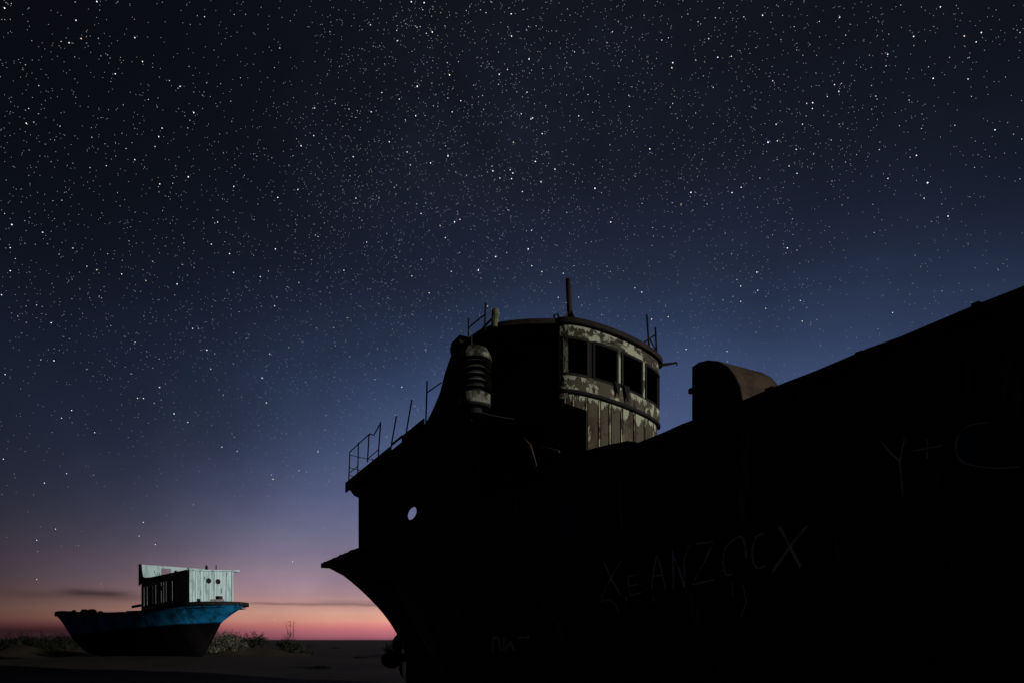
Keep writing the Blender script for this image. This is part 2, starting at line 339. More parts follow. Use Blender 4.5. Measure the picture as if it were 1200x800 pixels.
# cap rail on each side, bent and chipped
for side in (0, 1):
    c = MB(); prev = None
    for s_ in [-9.8+.28*i for i in range(118)]+[23.1, 23.35, 23.6, 23.8, 24.0, 24.15, 24.25, 24.32, 24.345]:
        d_ = .004; ts, tb = 2*d_, bgun(min(24.35, s_+d_))-bgun(s_-d_); L2 = math.hypot(ts, tb); nb, ns = ts/L2, -tb/L2
        t_ = .010*noise.noise(Vector((s_*1.7, side, 0)))+(.04*max(0, noise.noise(Vector((s_*4.1, side, 5)))-.2))+(.10*max(0, noise.noise(Vector((s_*2.9, side, 8)))) if s_ > 18.5 else 0)
        z = zgun(s_)+.012+t_; lo = zgun(s_)-lerp(s_, [(14, .08), (19, .12)]); sg = -1 if side == 0 else 1
        P0_, P1_ = (UC+sg*(bgun(s_)+nb*.06), s_+ns*.06), (UC+sg*(bgun(s_)-nb*.07), s_-ns*.07)
        sec = [(*P0_, lo), (*P1_, lo), (*P1_, z-.01), (*P0_, z-.01)]
        if prev: c.add(prev+sec, [(0, 1, 5, 4), (1, 2, 6, 5), (2, 3, 7, 6), (3, 0, 4, 7)])
        prev = sec
    c.build('gunwale', M['black'], ship)
# broken bulwark teeth on the stern quarter
for px, py, hh in [(386, 657, .10), (395, 653, .13), (404, 649, .12), (411, 646, .15)]:
    u_, s_, z_ = on_u(px, py+2, .05); b = MB(); b.box(u_-.02, u_+.05, s_-.25, s_+.18, z_-.12, z_+hh*.6); b.build('bulwark_stub', M['black'], ship)
# sternpost, propeller
b = MB(); b.box(UC-.09, UC+.09, 21.2, 21.36, -.2, 1.75); b.build('sternpost', M['black'], ship)
prop = MB(); prop.tube([(UC, 21.3, .95), (UC, 21.85, .95), (UC, 22.05, .95)], [.16, .15, .05], 14); prop = prop.build('propeller', M['dark_rust'], ship, smooth=True)
for ang in (103, 187, 283, 7):
    bl = MB(); a = R(ang); vs = []; NB = 9
    for i in range(NB):
        r = .12+.78*i/(NB-1); wd = .36*math.sin(math.pi*min(1, (.12+.86*i/(NB-1))))**.6+.03; tw = R(28)
        for sgn in (-1, 1):
            for th in (-.018, .018):
                lx = sgn*wd*math.cos(tw); ly = sgn*wd*math.sin(tw)*.5+th
                vs.append((UC+r*math.cos(a)-lx*math.sin(a), 21.75+ly, .95+r*math.sin(a)+lx*math.cos(a)))
    fs = []
    for i in range(NB-1):
        k = 4*i; fs += [(k, k+2, k+6, k+4), (k+1, k+5, k+7, k+3), (k, k+4, k+5, k+1), (k+2, k+3, k+7, k+6)]
    fs += [(0, 1, 3, 2), (4*NB-4, 4*NB-2, 4*NB-1, 4*NB-3)]
    bl.add(vs, fs).build('blade', M['black'], prop, smooth=True)

# ---- after deckhouse: thin shell with a porthole and an open door aft
U0, U1, SF, SA, ZR = .3, 5.7, 9.5, 18.2, 6.42
_, ps, pz = on_u(483, 601, U0)
dh = MB()
# starboard wall with a round hole: fan of quads from the hole to a square, then boxes
def wall_hole(mb, x, y0, y1, z0, z1, hy, hz, hr, th):
    q = .5
    for a, b_, c_, d_ in ((y0, hy-q, z0, z1), (hy+q, y1, z0, z1), (hy-q, hy+q, z0, hz-q), (hy-q, hy+q, hz+q, z1)):
        mb.box(x, x+th, a, b_, c_, d_)
    n = 24
    for k in range(n):
        p = []
        for kk in (k, k+1):
            a = 2*math.pi*kk/n+math.pi/4; c, s_ = math.cos(a), math.sin(a); m_ = q/max(abs(c), abs(s_))
            p.append((hy+hr*c, hz+hr*.40*s_)); p.append((hy+m_*c, hz+m_*s_))
        mb.hexa([(x, *p[0]), (x, *p[1]), (x, *p[3]), (x, *p[2]), (x+th, *p[0]), (x+th, *p[1]), (x+th, *p[3]), (x+th, *p[2])])
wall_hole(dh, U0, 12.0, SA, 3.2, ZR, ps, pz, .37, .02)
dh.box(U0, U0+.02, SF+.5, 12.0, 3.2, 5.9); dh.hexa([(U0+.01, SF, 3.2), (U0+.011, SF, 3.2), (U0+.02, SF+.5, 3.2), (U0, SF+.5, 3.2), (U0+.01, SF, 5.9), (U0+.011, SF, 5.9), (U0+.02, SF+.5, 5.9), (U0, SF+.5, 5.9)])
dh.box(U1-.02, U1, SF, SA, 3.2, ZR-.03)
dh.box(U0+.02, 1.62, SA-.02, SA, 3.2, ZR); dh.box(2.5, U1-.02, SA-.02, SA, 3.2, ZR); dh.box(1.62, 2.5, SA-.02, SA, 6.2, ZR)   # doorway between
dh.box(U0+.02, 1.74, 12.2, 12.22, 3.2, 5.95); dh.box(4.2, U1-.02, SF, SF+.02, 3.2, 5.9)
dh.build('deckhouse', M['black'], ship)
# porthole ring + door jamb seen through it
r_ = MB(); n = 24; vs = []; fs = []
for k in range(n):
    a = 2*math.pi*k/n
    for rad, dx in ((0, -.02), (.035, -.02), (.035, .0), (0, .0)): vs.append((U0+dx-.002, ps+(.372+rad)*math.cos(a), pz+(.150+rad)*math.sin(a)))
for k in range(n):
    for j in range(4): fs.append((4*k+j, 4*k+(j+1) % 4, 4*((k+1) % n)+(j+1) % 4, 4*((k+1) % n)+j))
r_.add(vs, fs).build('porthole', M['dark_rust'], ship)
# roof decks
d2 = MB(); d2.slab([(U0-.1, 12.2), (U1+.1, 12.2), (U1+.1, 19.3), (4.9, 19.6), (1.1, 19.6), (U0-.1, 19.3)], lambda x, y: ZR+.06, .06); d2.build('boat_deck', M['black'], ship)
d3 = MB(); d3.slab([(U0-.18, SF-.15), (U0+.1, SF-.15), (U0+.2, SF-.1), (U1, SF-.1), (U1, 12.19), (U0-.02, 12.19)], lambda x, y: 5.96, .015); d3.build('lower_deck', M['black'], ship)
# deck-edge plate, with the gap where sky shows
e = MB()
s_gap = (on_u(472, 528, U0-.1)[1], on_u(459, 530, U0-.1)[1])
e.box(U0-.13, U0-.1, 12.2, s_gap[0], ZR+.0, ZR+.22); e.box(U0-.13, U0-.1, s_gap[1], 19.3, ZR-.12, ZR+.2); e.box(U0-.125, U0-.105, s_gap[0], s_gap[1], ZR+.19, ZR+.25)
e.build('deck_edge_plate', M['black'], ship)
bk = MB(); bk.plate([(18.2, 5.95), (18.7, 6.1), (19.3, 6.42), (18.2, 6.42)], U0, .03); bk.build('deck_bracket', M['black'], ship)
# swoop-shaped side plate rising to the bridge wing
top = [(446, 536), (455, 530), (470, 518), (482, 509), (490, 504), (499, 495), (505, 484), (510, 473), (515, 461), (518, 450), (521, 438), (525, 426), (529, 415), (529, 405), (545, 400)]
pr = [on_u(x, y, U0-.06)[1:] for x, y in top]
pr = pr+[(9.72, pr[-1][1]), (9.72, 5.9), (12.2, 5.9), (12.6, 6.3), (pr[0][0], 6.3)]
sw = MB(); sw.plate(pr, U0-.06, .03); sw.build('side_screen', M['black'], ship)

# ---- wheelhouse: half-oval front, straight sides
WC, WS, RU, RS, Z1, Z2 = 2.977, 8.896, 1.228, .40, 7.57, 6.28
def tilt(u): return -.1445*(u-WC)
def arc(th, du=0.0):
    t_ = R(th); return (WC+(RU+du)*math.sin(t_), WS-(RS+du)*math.cos(t_))
AFT = 13.0
def shell(mb, ths, z0, z1, du, th=.03, aft=None):
    """curved plate between heights z0..z1 (tilted with the house) over the angles ths"""
    for a, b_ in zip(ths, ths[1:]):
        o0, o1, i0, i1 = arc(a, du), arc(b_, du), arc(a, du-th), arc(b_, du-th)
        P = lambda q, z: (q[0], q[1], z+tilt(q[0]))
        mb.hexa([P(o0, z0), P(o1, z0), P(i1, z0), P(i0, z0), P(o0, z1), P(o1, z1), P(i1, z1), P(i0, z1)])
WT, WB = Z1-.25, Z1-.97
wins = [(-75, -37), (-31, -5), (0, 25.5), (31, 73)]
wl = MB(); A = lambda a, b_, n: [a+(b_-a)*i/n for i in range(n+1)]
shell(wl, A(-90, 90, 40), WT, Z1, 0)
wl.build('upper_band', M['band'], ship)
wl = MB()
edges = [-90]+[x for w_ in wins for x in w_]+[90]
for i in range(0, len(edges), 2):
    wl = MB(); shell(wl, A(edges[i], edges[i+1], 4), WB, WT, 0); wl.build('window_post', M['black' if i == 2 else 'pale_post'], ship)
wl = MB(); shell(wl, A(-90, 90, 40), Z2, WB, .012); wl.build('sill_plate', M['sill'], ship)
wl = MB(); shell(wl, A(-90, 90, 40), Z2-.035, Z2+.02, .038, .11); wl.build('ledge', M['black'], ship)  # ledge coloured black to stand in for the shadow line under the sill
wl = MB(); shell(wl, A(-90, 90, 40), 3.2, Z2-.04, -.05); wl.build('front_panelling', M['panel'], ship)
for th in (-74, -58, -40, -24.5, -12.5, 1, 17, 33, 52):
    wl = MB(); shell(wl, [th-.7, th+.7], 3.4+random.uniform(0, .3), Z2-.06, -.03, .03); wl.build('batten', M['batten'], ship)
    wl = MB(); shell(wl, [th+.9, th+2.1], 3.25, Z2-.05, -.038, .02); wl.build('panel_seam', M['black'], ship)
# ragged remains of paint hanging under the roof, the sills and the ledge
def ragged(name, th0, th1, zt, amp, du, seed, mat='pale_post', up=False):
    k = max(2, int((th1-th0)/.45)); tt = A(th0, th1, k); mb = MB()
    L_ = [max(0, amp*(.30+1.2*noise.noise(Vector((t_*.11, seed, 0)))+.30*noise.noise(Vector((t_*.5, seed, 4)))+.22*noise.noise(Vector((t_*1.6, seed, 7))))) for t_ in tt]
    run = []
    for i_ in range(k+1):
        t_ = tt[i_]; o_, q_ = arc(t_, du), arc(t_, du-.006); l_ = L_[i_]+.002; sg = 1 if up else -1
        za, zb = zt+tilt(o_[0]), zt+sg*l_+tilt(o_[0]); run.append([(o_[0], o_[1], za), (o_[0], o_[1], zb), (q_[0], q_[1], zb), (q_[0], q_[1], za)])
    for r0, r1 in zip(run, run[1:]):
        mb.add(r0+r1, [(0, 1, 5, 4), (1, 2, 6, 5), (2, 3, 7, 6), (3, 0, 4, 7)])
    mb.build(name, M[mat], ship)
ragged('peeling_paint', -66, 62, Z2-.045, .30, -.042, 1)
ragged('peeling_paint', -89, -36, WB-.03, .16, .019, 2)
ragged('peeling_paint', 10, 88, WB-.03, .34, .019, 3)
ragged('peeling_paint', -89, -50, Z2+.03, .10, .019, 4, up=True)
ragged('peeling_paint', -89, -20, Z1-.01, .16, .007, 5)
cp = MB(); q0, q1 = (WC-RU-.006, WS-.05), (WC-RU+.105, WS-.175)
cp.hexa([(q0[0], q0[1], Z2+.02), (q1[0], q1[1], Z2+.02), (q1[0], q1[1]+.03, Z2+.02), (q0[0], q0[1]+.03, Z2+.02)]+[(x_, y_, Z1-.01+tilt(x_)) for x_, y_ in (q0, q1, (q1[0], q1[1]+.03), (q0[0], q0[1]+.03))])
cp.build('corner_plate', M['pale_post'], ship)
for k, (a, b_) in enumerate(wins):       # steel window frames, inner lip, broken mullion stubs
    fr = MB()
    shell(fr, A(a, b_, 6), WT-.035, WT+.015, .02, .06); shell(fr, A(a, b_, 6), WB-.015, WB+.03, .02, .06)
    shell(fr, [a-.8, a+1.4], WB, WT, .02, .06); shell(fr, [b_-1.4, b_+.8], WB, WT, .02, .06)
    fr.build('window_frame', M['black'] if k else M['dark_rust'], ship)
# hanging torn plates under the middle windows
for th, d_ in ((-6, .18), (4, .22)):
    q0, q1, q2 = arc(th-3.5, .03), arc(th+3.5, .03), arc(th, .06); f_ = MB()
    zz = WB+.06
    vs = [(q0[0], q0[1], zz+tilt(q0[0])), (q1[0], q1[1], zz+tilt(q1[0])), (q2[0], q2[1], zz-d_-.1+tilt(q2[0]))]
    vs += [(x, y-.02, z) for x, y, z in vs]; f_.add(vs, [(0, 1, 2), (5, 4, 3), (0, 3, 4, 1), (1, 4, 5, 2), (2, 5, 3, 0)]); f_.build('torn_plate', M['black'], ship)
# side and back walls
sd_ = MB(); uL, uR = WC-RU, WC+RU
P = lambda x, y, z: (x, y, z+tilt(x))
def slabwall(mb, x0, x1, y0, y1, z0, z1): mb.hexa([(x0, y0, z0), (x1, y0, z0), (x1, y1, z0), (x0, y1, z0), P(x0, y0, z1), P(x1, y0, z1), P(x1, y1, z1), P(x0, y1, z1)])
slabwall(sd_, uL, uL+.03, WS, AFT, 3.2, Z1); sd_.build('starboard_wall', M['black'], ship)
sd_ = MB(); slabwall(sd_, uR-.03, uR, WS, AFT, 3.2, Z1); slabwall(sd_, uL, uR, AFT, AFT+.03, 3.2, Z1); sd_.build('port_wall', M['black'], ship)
# thin stiffeners on the dark side wall
for s_ in (9.6, 10.25, 10.9, 11.6):
    b = MB(); b.box(uL-.025, uL-.002, s_, s_+.035, 5.97, 7.5); b.build('stiffener', M['dark_rust'], ship)
b = MB(); b.tube([(uL-.06, 9.95, 6.9), (uL-.12, 9.95, 6.95), (uL-.12, 9.95, 7.15), (uL-.06, 9.95, 7.2)], .012, 6); b.build('grab_handle', M['rust'], ship)
# roof with the starboard wing
ol = [arc(t_, .09) for t_ in A(-84, 90, 32)]
ol = ol+[(uR+.09, AFT+.3), (1.75, AFT+.3), (.33, 11.0), (.36, 10.7), (.49, 10.42), (.53, 10.02), (.69, 9.57), (.80, 9.42), (.94, 9.30), (1.2, 9.1), (1.5, 8.93)]
zr = lambda x, y: Z1+.10+(tilt(x) if x > uL else tilt(uL)+(.0 if x > 1 else (x-1)*.02))
rf = MB(); rf.slab(ol, zr, .10); rf.build('wheelhouse_roof', M['roof'], ship)
rm = MB(); ol2 = [(WC+(x-WC)*.93, WS+1.2+(y-WS-1.2)*.93) for x, y in ol]; rm.slab(ol2, lambda x, y: zr(x, y)+.05, .05); rm.build('roof_crown', M['roof'], ship)
# mast with gussets
mu, ms, mz = at_depth(668.5, 378, 13.75)
b = MB(); b.tube([(mu, ms, mz-.15), at_depth(665.8, 327, 13.75)], [.058, .052], 14); mast = b.build('mast', M['dark_rust'], ship, smooth=True)
for dx, dy in ((.2, 0), (-.2, 0), (0, -.2)):
    gq = MB(); t_ = .008
    vs = [(mu, ms, mz-.05), (mu+dx*1.2, ms+dy, mz-.05), (mu, ms, mz+.30)]; o_ = (t_, t_, 0); vs = [(x-t_, y-t_, z) for x, y, z in vs]+[(x+t_, y+t_, z) for x, y, z in vs]
    gq.add(vs, [(0, 1, 2), (5, 4, 3), (0, 3, 4, 1), (1, 4, 5, 2), (2, 5, 3, 0)]).build('gusset', M['rust'], mast)
b = MB(); p0 = at_depth(651, 378, 13.45); b.tube([at_depth(650, 380, 13.45), at_depth(649.5, 369, 13.45), at_depth(654, 368, 13.45), at_depth(655, 374, 13.45)], .022, 8); b.build('roof_hook', M['black'], ship)
b = MB(); b.tube([at_depth(580, 384, 13.5), at_depth(580.5, 363, 13.5)], [.075, .07], 12); b.build('roof_post', M['moss'], ship)
b = MB(); q = on_u(537, 404, U0); b.box(q[0]-.08, q[0]+.3, q[1]-.25, q[1]+.2, q[2]-.12, q[2]+.09); b.build('light_box', M['black'], ship)
# roof rail pieces
def rod(name, pts, r, mat='black'):
    b = MB(); b.tube(pts, r, 7); return b.build(name, M[mat], ship, smooth=True)
rod('rail_post', [on_u(549, 402, U0), on_u(549, 373, U0)], .017); rod('rail_post', [on_u(568, 388, U0), on_u(569, 355, U0)], .017)
rod('rail_bar', [on_u(549, 384, U0), on_u(569, 368, U0)], .014); rod('rail_bar', [on_u(560, 391, U0), on_u(577, 373, U0)], .02)
D = 14.35
rod('rail_post', [at_depth(761, 412, D), at_depth(759.5, 390, D), at_depth(758, 369, D)], .02); rod('rail_post', [at_depth(770, 422, D), at_depth(768, 384, D+.3)], .02)
rod('rail_bar', [at_depth(752, 403, D), at_depth(767, 393, D+.3)], .016); rod('rail_bar', [at_depth(762, 398, D), at_depth(769, 411, D+.2)], .014)
b = MB(); b.tube([at_depth(771, 428, D), at_depth(782, 426.5, D), at_depth(792, 425, D)], [.035, .03, .02], 8); b.build('bent_arm', M['black'], ship)
rod('arm_hook', [at_depth(791, 424, D), at_depth(793.5, 425, D), at_depth(793, 428, D)], .014)

# ---- after rails
E_ = U0-.1
tp = [on_u(x, y, E_) for x, y in [(410, 529), (421, 519), (433, 508), (438, 509.5), (446, 495)]]
rod('hand_rail', tp, .017)
for (x, y), (x2, y2) in [((408.5, 567), (410, 529)), ((419, 560), (420, 518)), ((430.5, 541), (432.5, 508)), ((443, 537), (446, 494))]:
    rod('rail_post', [on_u(x, y, E_), on_u(x2, y2, E_)], .019)
rod('rail_bar', [on_u(409, 554, E_), on_u(419, 546, E_)], .013); rod('rail_bar', [on_u(431, 537, E_), on_u(444, 526, E_)], .013)
SE = on_u(409.5, 545, E_)[1]
def cross(z, dz, u1): return [(E_, SE, z), (E_+(u1-E_)*.5, SE+.12, z-dz*.5), (u1, SE+.2, z-dz)]
for py, u1 in ((532, 1.05), (547, .8), (556, .8)):
    rod('rail_bar', cross(on_u(410, py, E_)[2], .02, u1), .012)
rod('rail_post', [(1.0, SE+.2, ZR), (1.0, SE+.2, on_u(410, 531, E_)[2])], .016)
cw = MB(); cw.lathe((1.0, 18.6), [(.02, 6.45), (.16, 6.48), (.16, 6.72), (.34, 6.78), (.38, 6.9), (.3, 7.04), (.14, 7.13), (.0, 7.15)], 18); cw.build('deck_vent', M['black'], ship, smooth=True)
for p0, p1 in (((457, 530), (464.5, 487)), ((475, 513), (482.5, 468)), ((499, 496), (500.5, 446))):
    rod('leaning_post', [on_u(*p0, E_), on_u(*p1, E_)], .018)
rod('rail_bar', [on_u(500, 460, E_), on_u(517, 448, E_)], .014)

# ---- louvred ventilator under the wing
vu, vs_, _ = on_u(556, 445, .26); vent = MB()
vent.lathe((vu, vs_), [(.15, 5.97), (.15, 6.08), (.30, 6.10), (.30, 6.14)], 26)
vent = vent.build('ventilator', M['black'], ship, smooth=False)
b = MB(); b.lathe((vu, vs_), [(.2, 6.12), (.315, 6.14), (.325, 6.34), (.2, 6.36)], 30); b.build('vent_collar', M['louver'], vent)
b = MB(); b.lathe((vu, vs_), [(.2, 7.02), (.345, 7.0), (.325, 7.10), (.25, 7.24), (.1, 7.29), (.0, 7.3)], 30); b.build('vent_cap', M['louver'], vent)
for i in range(5):
    z = 6.44+.12*i; b = MB(); b.lathe((vu, vs_), [(.20, z+.07), (.33, z), (.345, z-.008), (.21, z+.055)], 30); b.build('louver', M['louver'], vent)
b = MB(); b.lathe((vu, vs_), [(.20, 6.3), (.20, 7.05)], 24); b.build('vent_core', M['black'], vent)

# ---- fore-and-aft splash screen at the corner of the wheelhouse, junk along the bulwark
uS = WC-RU-.02
c0, c1 = on_u(655, 470, uS), on_u(688, 481, uS)
b = MB(); b.plate([(WS+.25, 3.2), (c1[1], 3.2), (c1[1], c1[2]), (WS-.02, c0[2]+.02), (WS+.25, c0[2]+.1)], uS-.02, .02); b.build('splash_screen', M['black'], ship)
rod('fallen_rod', [on_u(612, 512, .1), on_u(622, 522, .1), on_u(628, 545, .1)], .02, 'rust'); rod('fallen_rod', [on_u(631, 522, .1), on_u(655, 529, .1)], .02, 'rust')
bw = [on_u(x, y, .04)[1:] for x, y in [(640, 545), (664, 536), (690, 526.5), (702, 523), (735, 516), (743, 517), (749, 519.5), (772, 512)]]
b = MB(); b.plate(bw+[(bw[-1][0], 3.9), (bw[0][0], 3.9)], .04, .03); b.build('bulwark_plate', M['black'], ship)
for px, py, l_, h_ in ((1147, 360, .05, .02), (1010, 419, .06, .012), (905, 457, .10, .02)):
    q = on_u(px, py, .0); b = MB(); b.box(-.05, .04, q[1]-l_/2, q[1]+l_/2, 3.99, 4.01+h_); b.build('rail_chock', M['black'], ship)

# ---- companion hood: flat sides, top rolled over forward, open aft
hp = [on_u(x, y, .8) for x, y in [(812, 500), (812, 430), (820, 424.5), (830, 422), (842, 423), (853, 429), (862, 440), (868, 453), (871, 470), (872, 510)]]
wd = .72
hb = MB(); n = len(hp); vs = [(.8, y, z) for _, y, z in hp]+[(.8+wd, y, z) for _, y, z in hp]
hb.add(vs, [(i, i+1, n+i+1, n+i) for i in range(1, n-1)])
hood = hb.build('companion_hood', M['rust'], ship, smooth=True)
for x in (.8-.004, .8+wd+.004):
    e = MB(); e.plate([(y, z) for _, y, z in hp], x-.01, .02); e.build('hood_side', M['black'], hood)
b = MB(); q = on_u(811, 457, .8); b.box(q[0]-.02, q[0]+.03, q[1]-.02, q[1]+.05, q[2]-.03, q[2]+.03); b.build('hinge', M['black'], hood)

# ---- graffiti, chalked on the plating
def hull_pt(px, py, off=.012):
    u = .0
    for _ in range(6):
        q = on_u(px, py, u); u = hull_u(q[1], q[2])
        u += .018*noise.noise(Vector((q[1]*.9, q[2]*1.1, 2)))
    return (u-.015-off*.3, q[1], q[2])
def stroke(mb, pts, wpx, curved=False):
    if curved and len(pts) > 3:
        e = [pts[0]]+list(pts)+[pts[-1]]; o = []
        for i_ in range(1, len(e)-2):
            for k_ in range(5):
                t_ = k_/5; a_, b_, c_, d_ = e[i_-1:i_+3]
                o.append(tuple(.5*(2*b_[q]+(c_[q]-a_[q])*t_+(2*a_[q]-5*b_[q]+4*c_[q]-d_[q])*t_**2+(3*b_[q]-a_[q]-3*c_[q]+d_[q])*t_**3) for q in (0, 1)))
        pts = o+[pts[-1]]
    P_ = []
    for (x0, y0), (x1, y1) in zip(pts, pts[1:]):
        k = max(1, int(math.hypot(x1-x0, y1-y0)/5))
        for i in range(k): P_.append((x0+(x1-x0)*i/k, y0+(y1-y0)*i/k))
    P_.append(pts[-1]); q = [hull_pt(*p) for p in P_]
    r = [wpx*.5*q_[1]/800*.55+wpx*.0027 for q_ in q]
    mb.tube(q, [x*2.8*(1+.45*noise.noise(Vector((i_*.8, x*90, 1)))) for i_, x in enumerate(r)], 6)
LT = [('X', [[(709, 658), (718, 678), (729, 697)], [(729, 657), (716, 680), (706, 700)]], 1),
      ('E', [[(752, 673), (737, 675), (740, 697), (755, 694)], [(738, 686), (750, 684)]], .9),
      ('A', [[(765, 690), (767, 672), (771, 650), (776, 665), (782, 691)], [(766, 676), (777, 673)]], 1),
      ('N', [[(791, 690), (790, 644)], [(790, 650), (797, 665), (804, 688)], [(804, 688), (803, 655), (810, 638)]], 1.1),
      ('Z', [[(818, 637), (838, 634), (826, 660), (812, 685), (838, 679)]], 1.1),
      ('O', [[(860, 672), (853, 673), (849, 660), (852, 642), (862, 632), (871, 629), (875, 640), (876, 654)]], 1.1),
      ('C', [[(897, 625), (889, 628), (884, 640), (884, 656), (889, 665), (900, 663)]], 1.1),
      ('X', [[(915, 616), (926, 637), (940, 665)], [(948, 616), (934, 632), (921, 650), (907, 670)]], 1.7),
      ('tail', [[(704, 704), (715, 702), (723, 708), (727, 718)], [(735, 699), (736, 706)], [(767, 699), (767, 706)]], .7),
      ('drip', [[(872, 684), (876, 705), (870, 722)], [(860, 682), (860, 700)]], .8),
      ('Y', [[(1034, 517), (1045, 530), (1056, 540)], [(1062, 512), (1056, 540), (1060, 583)]], .85),
      ('+', [[(1072, 528), (1106, 522)], [(1088, 515), (1088, 538)]], .65),
      ('C', [[(1160, 495), (1135, 500), (1122, 518), (1128, 540), (1160, 548), (1198, 547)]], .6),
      ('scrawl', [[(579, 764), (579, 748), (586, 746), (588, 762)], [(592, 747), (592, 761), (600, 752), (604, 762)], [(608, 747), (622, 746)]], 1.6)]
for nm, sts, w_ in LT:
    if len(nm) > 1:                       # loose marks: each its own piece
        for st in sts: b = MB(); stroke(b, st, w_); b.build('graffiti_mark', M['chalk'], hull)
    else:
        b = MB()
        for st in sts: stroke(b, st, w_, nm in 'OC')
        b.build('graffiti_letter', M['chalk'], hull)

# ================================================================== THE SMALL BOAT
BX, BY = .88, -.475; QX, QY = .475, .88
OX, OY, OZ = -20.01, 45.465, .35
boat = thing('beached_boat', 'small beached boat with blue stern and pale board cabin', 'boat', (OX, OY, OZ), math.atan2(BY, BX))
def bs(x): return lerp(x, [(-17.6, 3.55), (-15.5, 3.7), (-13, 3.62), (-11, 3.46), (-5, 3.42), (-2.5, 3.68), (0, 3.93), (2.7, 3.98)])-OZ
def bb(x):
    if x > -.2: return 2.05*math.sqrt(max(0, 1-((x+.2)/2.75)**2))
    if x < -4: return 2.05*math.sqrt(max(0, 1-((-4-x)/13.62)**3.2))
    return 2.05
def bk_(x): return lerp(x, [(-17.6, 3.3), (-16.6, 2.2), (-15.2, .9), (-13.9, .3), (-12, -.05), (-1.6, -.1), (-.9, .1), (-.6, 1.1), (.2, 1.85), (1.18, 2.6), (2.0, 3.1), (2.55, 3.5)])-.0
def bp_(x): return lerp(x, [(-17.6, .8), (-15, .6), (-12, .38), (-6, .3), (-3, .45), (-1, .9), (.2, 1.1), (1.2, 1.0), (2.55, .8)])
st = [-17.6, -17.55, -17.4, -17.1, -16.7, -16.2, -15.7, -15.2, -14.6, -13.9, -13.2]+[-12.5+.75*i for i in range(15)]+[-1.3, -.9, -.6, -.2, .2, .6, 1, 1.4, 1.8, 2.1, 2.3, 2.45, 2.53, 2.549]
vs = []; fs = []; nr = 14
for x in st:
    zk, zg = bk_(x), bs(x); row = []
    for j in range(nr+1):
        q = (j/nr)**1.3; row.append((x, -bb(x)*q**bp_(x), zk+(zg-zk)*q))
    vs += row[::-1]+[(x, -y, z) for x, y, z in row[1:]]
w = 2*nr+1
for i in range(len(st)-1):
    for j in range(w-1): fs.append((i*w+j, i*w+j+1, (i+1)*w+j+1, (i+1)*w+j))
b = MB(); b.add(vs, fs); bh = b.build('hull', M['two_tone'], boat, smooth=True); md = bh.modifiers.new('planking', 'SOLIDIFY'); md.thickness = .05; md.offset = 0
# deck
xs = [x for x in st if -17.1 < x < 2.3]
b = MB(); k = len(xs); b.add([(x, -bb(x)*.93, bs(x)-.3) for x in xs]+[(x, bb(x)*.93, bs(x)-.3) for x in xs], [(i, i+1, k+i+1, k+i) for i in range(k-1)]); b.build('deck', M['deck_red'], boat)
for sg in (-1, 1):
    b = MB(); prev = None; xs2 = [-17.599, -17.55, -17.45, -17.3]+[-17.1+.22*k_ for k_ in range(88)]+[2.2, 2.3, 2.38, 2.44, 2.49, 2.52, 2.54, 2.549]
    for x in sorted(x_ for x_ in xs2 if x_ < 2.55):
        d_ = .004; tx, ty = 2*d_, bb(min(2.5499, x+d_))-bb(max(-17.6, x-d_)); L2 = math.hypot(tx, ty); nx_, ny_ = -ty/L2, tx/L2
        z = bs(x)+.02+.03*noise.noise(Vector((x*2.3, sg, 0)))
        P0_, P1_ = (x+nx_*.09, sg*(bb(x)+ny_*.09)), (x-nx_*.12, sg*(bb(x)-ny_*.12))
        sec = [(*P1_, z-.17), (*P0_, z-.17), (*P0_, z+.05), (*P1_, z+.05)]
        if prev: b.add(prev+sec, [(0, 1, 5, 4), (1, 2, 6, 5), (2, 3, 7, 6), (3, 0, 4, 7)])
        prev = sec
    b.build('gunwale', M['tar'], boat)
# cabin: skewed with the rising sheer
CT = 6.17-OZ; CL = 4.96; CW = 1.665
def K(x, y, z): return (x, y, z+.09*x+.07*y)
def kbox(mb, x0, x1, y0, y1, z0, z1): mb.hexa([K(x0, y0, z0), K(x1, y0, z0), K(x1, y1, z0), K(x0, y1, z0), K(x0, y0, z1), K(x1, y0, z1), K(x1, y1, z1), K(x0, y1, z1)])
rr = random.Random(3)
def boards(mb, a, b_, step, fn, holes=()):
    """vertical boards from a to b_; fn(lo, hi, z0, z1, jitter) makes one; holes (lo, hi, z0, z1) are skipped"""
    x = a
    while x < b_-1e-6:
        x2 = min(b_, x+step*rr.uniform(.8, 1.2))
        if b_-x2 < .05: x2 = b_
        cuts = sorted({x, x2} | {c for h_ in holes for c in h_[:2] if x < c < x2}); j = rr.uniform(0, .018)
        for c0, c1 in zip(cuts, cuts[1:]):
            hh = [h_ for h_ in holes if h_[0] < (c0+c1)/2 < h_[1]]
            g0 = .02 if c0 == x else 0
            if hh: fn(c0+g0, c1, ZB, hh[0][2], j); fn(c0+g0, c1, hh[0][3], CT-.02, j)
            else: fn(c0+g0, c1, ZB, CT-.02-rr.uniform(0, .01), j)
        x = x2
ZB = 3.5
b = MB(); boards(b, -CW, CW, .22, lambda lo, hi, z0, z1, j: kbox(b, -.05, -.0+j, lo, hi, z0, z1)); fw = b.build('front_wall', M['white_wood'], boat)
b = MB(); hl = [(-4.75, -4.1, CT-1.75, CT-.42), (-3.8, -3.15, CT-1.75, CT-.42), (-2.9, -2.2, CT-1.75, CT-.34), (-1.98, -1.42, CT-1.72, CT-.34)]
boards(b, -CL, -.055, .21, lambda lo, hi, z0, z1, j: kbox(b, lo, hi, -CW-j, -CW+.012, z0, z1), hl); b.build('side_wall', M['side_wood'], boat)
